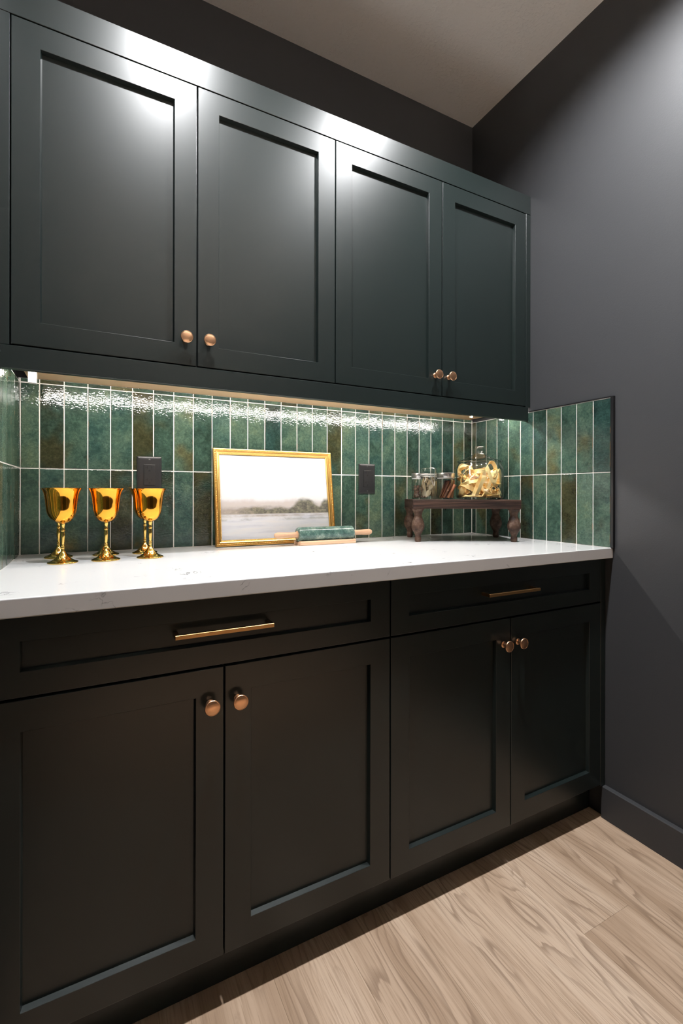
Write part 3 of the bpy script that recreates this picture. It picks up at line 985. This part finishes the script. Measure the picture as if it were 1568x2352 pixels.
def steel_lid_jar(lat, dep, R, H, hl, label):
    t = tag(empty('spice_jar', cw(lat, dep, JZ)), label, 'jar', 'glass jars on the riser')
    obj('glass_body', lathe(shell(round_jar(R, H - hl), 0.0022), 44), 'glass', t, smooth=45)
    obj('lid', lathe([(0, H), (R - 0.0008, H), (R + 0.0006, H - 0.0008), (R + 0.0010, H - 0.002), (R + 0.0010, H - hl + 0.0008), (R + 0.0004, H - hl), (R - 0.002, H - hl), (R - 0.002, H - 0.003), (0, H - 0.003)], 48), 'steel', t, smooth=40)
    obj('lid_seal', lathe([(R - 0.0008, H - hl - 0.0002), (R - 0.0008, H - hl - 0.0035), (R - 0.0042, H - hl - 0.0035), (R - 0.0042, H - hl - 0.0002)], 40, closed=True), 'white', t, smooth=40)
    return t


J1 = cw(0.3115, 1.872, JZ)
J2 = cw(0.3290, 1.783, JZ)
J3 = cw(0.4085, 1.845, JZ)
J4 = cw(0.5420, 1.848, JZ)
steel_lid_jar(0.3115, 1.872, 0.0315, 0.1035, 0.0195, 'small steel-lidded glass jar half full of brown nuts, leftmost on riser')
steel_lid_jar(0.4085, 1.845, 0.0338, 0.1035, 0.0190, 'steel-lidded glass jar of cinnamon sticks, beside the pasta jar')

clip = tag(empty('clip_top_jar', J2), 'clip-top glass jar of dried bay leaves with wire clasp', 'jar', 'glass jars on the riser')
Rj = 0.0342
body = [(0.0, 0.0), (Rj - 0.005, 0.0), (Rj - 0.0015, 0.0012), (Rj, 0.005), (Rj, 0.060), (Rj - 0.0006, 0.070), (Rj - 0.003, 0.0765), (Rj - 0.0055, 0.0800), (Rj - 0.0065, 0.0850), (Rj - 0.0042, 0.0880), (Rj - 0.0042, 0.0925)]
obj('glass_body', lathe(shell(body, 0.0024), 44), 'glass', clip, smooth=45)
lidp = [(0.0, 0.0945), (Rj - 0.0062, 0.0945), (Rj - 0.0044, 0.0960), (Rj - 0.0040, 0.1000), (Rj - 0.0042, 0.1150), (Rj - 0.0058, 0.1180), (Rj - 0.009, 0.1190), (0.0, 0.1182)]
obj('glass_lid', lathe(lidp, 44), 'glass', clip, smooth=45)
obj('gasket', lathe([(Rj - 0.0036, 0.0926), (Rj - 0.0036, 0.0944), (Rj - 0.0085, 0.0944), (Rj - 0.0085, 0.0926)], 40, closed=True), 'white', clip, smooth=40)
bm = bmesh.new()
wr = Rj - 0.0030
tube([(wr * math.cos(2 * math.pi * k / 36), wr * math.sin(2 * math.pi * k / 36), 0.0868) for k in range(37)], 0.0008, 6, bm)
tube([(wr * math.cos(2 * math.pi * k / 36), wr * math.sin(2 * math.pi * k / 36), 0.0972) for k in range(37)], 0.0008, 6, bm)
fa = math.atan2(-Fw.y, -Fw.x) + 0.35
def onr(da, z, r=wr + 0.0015):
    return (r * math.cos(fa + da), r * math.sin(fa + da), z)
tube([onr(-0.30, 0.1165, wr), onr(-0.30, 0.1100, wr + .002), onr(-0.28, 0.0972), onr(-0.25, 0.0868), onr(-0.18, 0.0740, wr + 0.004), onr(-0.02, 0.0560, wr + 0.005), onr(0.10, 0.0525, wr + 0.005), onr(0.16, 0.0560, wr + 0.005),
      onr(0.22, 0.0740, wr + 0.004), onr(0.24, 0.0868), onr(0.26, 0.0972), onr(0.28, 0.1100, wr + .002), onr(0.28, 0.1165, wr)], 0.0009, 6, bm)
tube([onr(-0.30, 0.1165, wr), onr(-0.30, 0.1196, wr - 0.006), onr(0.0, 0.1200, wr - 0.010), onr(0.28, 0.1196, wr - 0.006), onr(0.28, 0.1165, wr)], 0.0009, 6, bm)
o = obj('wire_clasp', bm, 'steel', clip, smooth=60)

pj = tag(empty('pasta_jar', J4), 'large round glass jar with knobbed lid full of pasta ribbons', 'jar', 'glass jars on the riser')
Rb = 0.0912
body = [(0.0, 0.0), (Rb - 0.022, 0.0), (Rb - 0.012, 0.0012), (Rb - 0.005, 0.005), (Rb - 0.0012, 0.012), (Rb, 0.022), (Rb, 0.060), (Rb, 0.0895), (Rb + 0.0012, 0.0915), (Rb, 0.0935), (Rb, 0.115), (Rb - 0.0015, 0.125), (Rb - 0.005, 0.1325), (Rb - 0.0090, 0.1370), (Rb - 0.0098, 0.1420), (Rb - 0.0085, 0.1455)]
obj('glass_body', lathe(shell(body, 0.0030), 64), 'glass', pj, smooth=45)
lid = [(0.0, 0.1500), (0.060, 0.1462), (0.0790, 0.1458), (0.0862, 0.1462), (0.0876, 0.1478), (0.0868, 0.1498), (0.0780, 0.1520), (0.0640, 0.1565), (0.0480, 0.1635), (0.0330, 0.1715), (0.0240, 0.1775), (0.0198, 0.1815),
       (0.0196, 0.1840), (0.0218, 0.1880), (0.0226, 0.1930), (0.0222, 0.2000), (0.0205, 0.2045), (0.0170, 0.2068), (0.0, 0.2070)]
obj('glass_lid', lathe(lid, 64), 'glass', pj, smooth=45)


# pasta ribbons curled inside the big jar
def ribbon(seed, start, dirn, n, step, curl, width, sway):
    r = random.Random(seed)
    p = Vector(start)
    d = Vector(dirn).normalized()
    ax = Vector((r.uniform(-1, 1), r.uniform(-1, 1), r.uniform(-1, 1))).normalized()
    pts = [p.copy()]
    for i in range(n):
        d = (Matrix.Rotation(curl * (0.6 + 0.4 * math.sin(i * sway)), 3, ax) @ d).normalized()
        q = p + d * step
        rad = math.hypot(q.x, q.y)
        rmax = 0.072
        push = Vector((0, 0, 0))
        if rad > rmax:
            push += Vector((-q.x, -q.y, 0)).normalized() * (rad - rmax) * 14
        top = 0.124 - 0.55 * max(0.0, (q.x * Rt.x + q.y * Rt.y) - 0.02) - 0.1 * rad
        if q.z > top:
            push += Vector((0, 0, -1)) * (q.z - top) * 14
        if q.z < 0.017:
            push += Vector((0, 0, 1)) * (0.017 - q.z) * 14
        d = (d + push).normalized()
        p = p + d * step
        rad = math.hypot(p.x, p.y)
        if rad > 0.0785:
            p.x *= 0.0785 / rad
            p.y *= 0.0785 / rad
        p.z = max(p.z, 0.0135)
        pts.append(p.copy())
    side = d.cross(ax)
    bm = bmesh.new()
    prev = None
    nrm = ax.copy()
    for i, p in enumerate(pts):
        tdir = (pts[min(i + 1, len(pts) - 1)] - pts[max(i - 1, 0)]).normalized()
        w = (ax - tdir * ax.dot(tdir))
        if w.length < 0.15:
            w = nrm - tdir * nrm.dot(tdir)
        w.normalize()
        if w.dot(nrm) < 0:
            w = -w
        w = (w + nrm * 0.6).normalized()
        w = (w - tdir * w.dot(tdir)).normalized()
        nrm = w
        t_ = tdir.cross(w).normalized() * 0.0006
        h = w * width / 2
        a = p - h
        b = p + h
        for c in (a, b):
            rr = math.hypot(c.x, c.y)
            if rr > 0.0855:
                c.x *= 0.0855 / rr
                c.y *= 0.0855 / rr
            c.z = max(c.z, 0.0075)
        row = [bm.verts.new(a - t_), bm.verts.new(b - t_), bm.verts.new(b + t_), bm.verts.new(a + t_)]
        if prev:
            for k in range(4):
                bm.faces.new((prev[k], prev[(k + 1) % 4], row[(k + 1) % 4], row[k]))
        else:
            bm.faces.new(row[::-1])
        prev = row
    bm.faces.new(prev)
    return bm


pr_ = random.Random(21)
toward = -Fw
for i in range(42):
    lat = pr_.uniform(-0.062, 0.058)
    dep = pr_.uniform(-0.066, 0.045)
    s = Rt * lat + Fw * dep
    top = 0.116 - 0.30 * abs(lat + 0.005) / 0.07 * 0.1 - (0.035 if lat > 0.035 else 0)
    z = pr_.uniform(0.020, max(0.04, top))
    dr = (pr_.uniform(-1, 1), pr_.uniform(-1, 1), pr_.uniform(-0.9, 0.9))
    curl = pr_.choice((0.03, 0.06, 0.10, 0.16, 0.22))
    o = obj('pasta_ribbon', ribbon(100 + i, (s.x, s.y, z), dr, pr_.randint(22, 40), 0.0052, curl, pr_.uniform(0.0120, 0.0165), pr_.uniform(0.05, 0.4)), 'pasta', None, J4, smooth=40)
    tag(o, 'wide yellow egg pasta ribbon curled in the big glass jar', 'pasta', 'pasta ribbons in the jar')
# three long ribbons standing up against the front of the jar
for i, (l0, l1, zt, dp) in enumerate(((-0.044, 0.000, 0.110, -0.066), (-0.008, 0.022, 0.112, -0.074), (-0.030, -0.006, 0.090, -0.073), (0.030, 0.004, 0.104, -0.060))):
    bm = bmesh.new()
    prev = None
    for k in range(15):
        u = k / 14
        if i in (0, 2):
            l = l0 + (l1 - l0) * u
        else:
            l = l1 + (l0 - l1) * u
        z = 0.013 + (zt - 0.013) * u
        c = Rt * l + Fw * (dp + 0.012 * math.sin(u * 2.6 + i)) + Vector((0, 0, z))
        wv = (Rt * 0.93 + Vector((0, 0, -0.30 if i in (0, 2) else 0.22)) + Fw * 0.25 * math.sin(u * 3 + i)).normalized() * 0.0066
        tt = Fw * 0.0006
        row = [bm.verts.new(c - wv - tt), bm.verts.new(c + wv - tt), bm.verts.new(c + wv + tt), bm.verts.new(c - wv + tt)]
        if prev:
            for q in range(4):
                bm.faces.new((prev[q], prev[(q + 1) % 4], row[(q + 1) % 4], row[q]))
        else:
            bm.faces.new(row[::-1])
        prev = row
    bm.faces.new(prev)
    tag(obj('pasta_ribbon', bm, 'pasta', None, J4, smooth=40), 'wide yellow egg pasta ribbon curled in the big glass jar', 'pasta', 'pasta ribbons in the jar')

# cinnamon sticks leaning in their jar
bm = bmesh.new()
ns = 18
sec = []
for k in range(ns + 1):
    a = math.radians(-150 + 320 * k / ns)
    sec.append((0.0046 * math.cos(a) * (0.80 + 0.2 * k / ns), 0.0046 * math.sin(a) * (0.80 + 0.2 * k / ns)))
sec_in = [(px * 0.72, py * 0.72) for px, py in sec]
loop = sec + sec_in[::-1]
rows = []
for j in range(5):
    z = j / 4 * 0.072
    rows.append([bm.verts.new((px * (1 + 0.05 * math.sin(j * 2)), py, z)) for px, py in loop])
for a, b in zip(rows[:-1], rows[1:]):
    for k in range(len(loop)):
        k2 = (k + 1) % len(loop)
        bm.faces.new((a[k], a[k2], b[k2], b[k]))
nn = len(sec)
for rw in (rows[0], rows[-1]):
    for k in range(nn - 1):
        bm.faces.new((rw[k], rw[k + 1], rw[2 * nn - 2 - k], rw[2 * nn - 1 - k]))
stick_me = to_mesh(bm, 'cinnamon_stick', 'cinnamon', smooth=50)
for i, (l, d, tilt, td, sc_) in enumerate(((-0.020, -0.018, 0.42, 0.05, 0.98), (-0.011, -0.023, 0.50, 0.02, 0.86), (0.004, -0.024, 0.48, -0.02, 0.80), (-0.022, 0.000, 0.35, 0.10, 1.0), (0.018, -0.018, 0.14, 0.08, 0.95),
                                           (0.023, -0.004, 0.04, 0.0, 1.0), (-0.008, 0.006, 0.36, 0.06, 1.0), (0.008, 0.010, 0.20, 0.04, 1.0), (-0.004, 0.020, 0.22, -0.05, 1.0), (0.013, 0.000, 0.12, -0.10, 0.97))):
    axis = (Rt * math.sin(tilt) + Fw * td + Vector((0, 0, math.cos(tilt)))).normalized()
    q = Vector((0, 0, 1)).rotation_difference(axis) @ Euler((0, 0, i * 1.3)).to_quaternion()
    o = link('cinnamon_stick', stick_me, None, J3 + Rt * l + Fw * d + Vector((0, 0, 0.0062)))
    o.rotation_mode = 'QUATERNION'
    o.rotation_quaternion = q
    o.scale = ((1.35, 1.35, sc_) if i in (0, 1, 2, 4) else (1.1, 1.1, sc_))
    tag(o, 'reddish brown cinnamon stick leaning in the steel-lidded jar', 'cinnamon stick', 'cinnamon sticks in the jar')

# bay leaves
def leaf_bm(L, W, fold, bend):
    bm = bmesh.new()
    rows = []
    n = 9
    for j in range(n + 1):
        u = j / n
        w = W / 2 * math.sin(math.pi * min(1, max(0, u)) ** 0.9) ** 0.8
        w = max(w, 0.0004)
        yb = bend * (u - 0.5) ** 2
        rows.append([bm.verts.new((-w, fold * w + yb, (u - 0.5) * L)), bm.verts.new((0, yb, (u - 0.5) * L)), bm.verts.new((w, fold * w + yb, (u - 0.5) * L))])
    for a, b in zip(rows[:-1], rows[1:]):
        for k in (0, 1):
            bm.faces.new((a[k], a[k + 1], b[k + 1], b[k]))
    r = bmesh.ops.solidify(bm, geom=bm.faces[:], thickness=0.0004)
    return bm


lr = random.Random(5)
leaf_mes = [to_mesh(leaf_bm(L, W, f, b), 'bay_leaf', 'leaf', smooth=60) for L, W, f, b in ((0.044, 0.019, 0.15, 0.012), (0.040, 0.016, 0.30, 0.008), (0.036, 0.017, -0.10, 0.006), (0.042, 0.014, 0.6, 0.010))]
LEAFS = [(0, -0.14, 0.026, 0.55, 0), (1, 0.55, 0.024, -0.45, 2), (2, -0.75, 0.026, 0.30, 2), (3, 0.25, 0.050, 0.50, 0), (0, -0.45, 0.056, 0.35, 3), (1, 0.80, 0.045, -0.30, 1), (2, 0.02, 0.062, 0.65, 1),
         (0, 0.45, 0.066, 0.20, 0), (1, -0.30, 0.070, -0.40, 2), (2, 1.00, 0.066, 0.40, 3), (0, -0.90, 0.050, -0.20, 0), (1, -0.60, 0.068, 0.60, 1), (2, 0.15, 0.034, -0.60, 3), (0, 1.10, 0.030, 0.30, 0), (3, -1.10, 0.068, 0.10, 2)]
for i in range(44):
    if i < len(LEAFS):
        _, da, z, roll, mi = LEAFS[i]
        r = 0.0262 - 0.0012 * (i // 7)
    else:
        da = lr.uniform(-1.5, 1.5) if i < 34 else lr.uniform(1.5, 4.7)
        z = lr.uniform(0.026, 0.070)
        roll = lr.uniform(-0.8, 0.8)
        mi = lr.randint(0, 3)
        r = lr.uniform(0.008, 0.024)
    a = math.atan2(-Fw.y, -Fw.x) + da
    pos = J2 + Vector((r * math.cos(a), r * math.sin(a), z))
    o = link('bay_leaf', leaf_mes[mi], None, pos)
    o.rotation_mode = 'QUATERNION'
    o.rotation_quaternion = Euler((0, 0, a + math.pi / 2)).to_quaternion() @ Euler((lr.uniform(-0.2, 0.2), roll, lr.uniform(-0.3, 0.3))).to_quaternion()
    s = 1.0 if r < 0.025 else 0.92
    o.scale = (s, s, s)
    tag(o, 'dry olive-brown bay leaf inside the clip-top jar', 'bay leaf', 'bay leaves in the jar')

# brown nuts
bm = bmesh.new()
bmesh.ops.create_icosphere(bm, subdivisions=3, radius=1.0)
for v in bm.verts:
    k = 1 + 0.10 * math.sin(5 * v.co.x + 2 * v.co.z) + 0.06 * math.sin(9 * v.co.y + 3 * v.co.x)
    v.co = Vector((v.co.x * 0.0052, v.co.y * 0.0052, v.co.z * 0.0078)) * k
nut_me = to_mesh(bm, 'nut', 'nut', smooth=60)
nr = random.Random(9)
for lay in range(5):
    for k in range(8):
        a = 2 * math.pi * k / 7 + lay * 0.5 + nr.uniform(-0.15, 0.15)
        r = 0.0205 if k < 7 else 0.004
        o = link('nut', nut_me, None, J1 + Vector((r * math.cos(a), r * math.sin(a), 0.0105 + lay * 0.0098 + nr.uniform(-0.001, 0.001))), (nr.uniform(0.6, 2.4), nr.uniform(-0.6, 0.6), nr.uniform(0, 6)))
        tag(o, 'small brown nut inside the leftmost jar', 'nut', 'nuts in the jar')
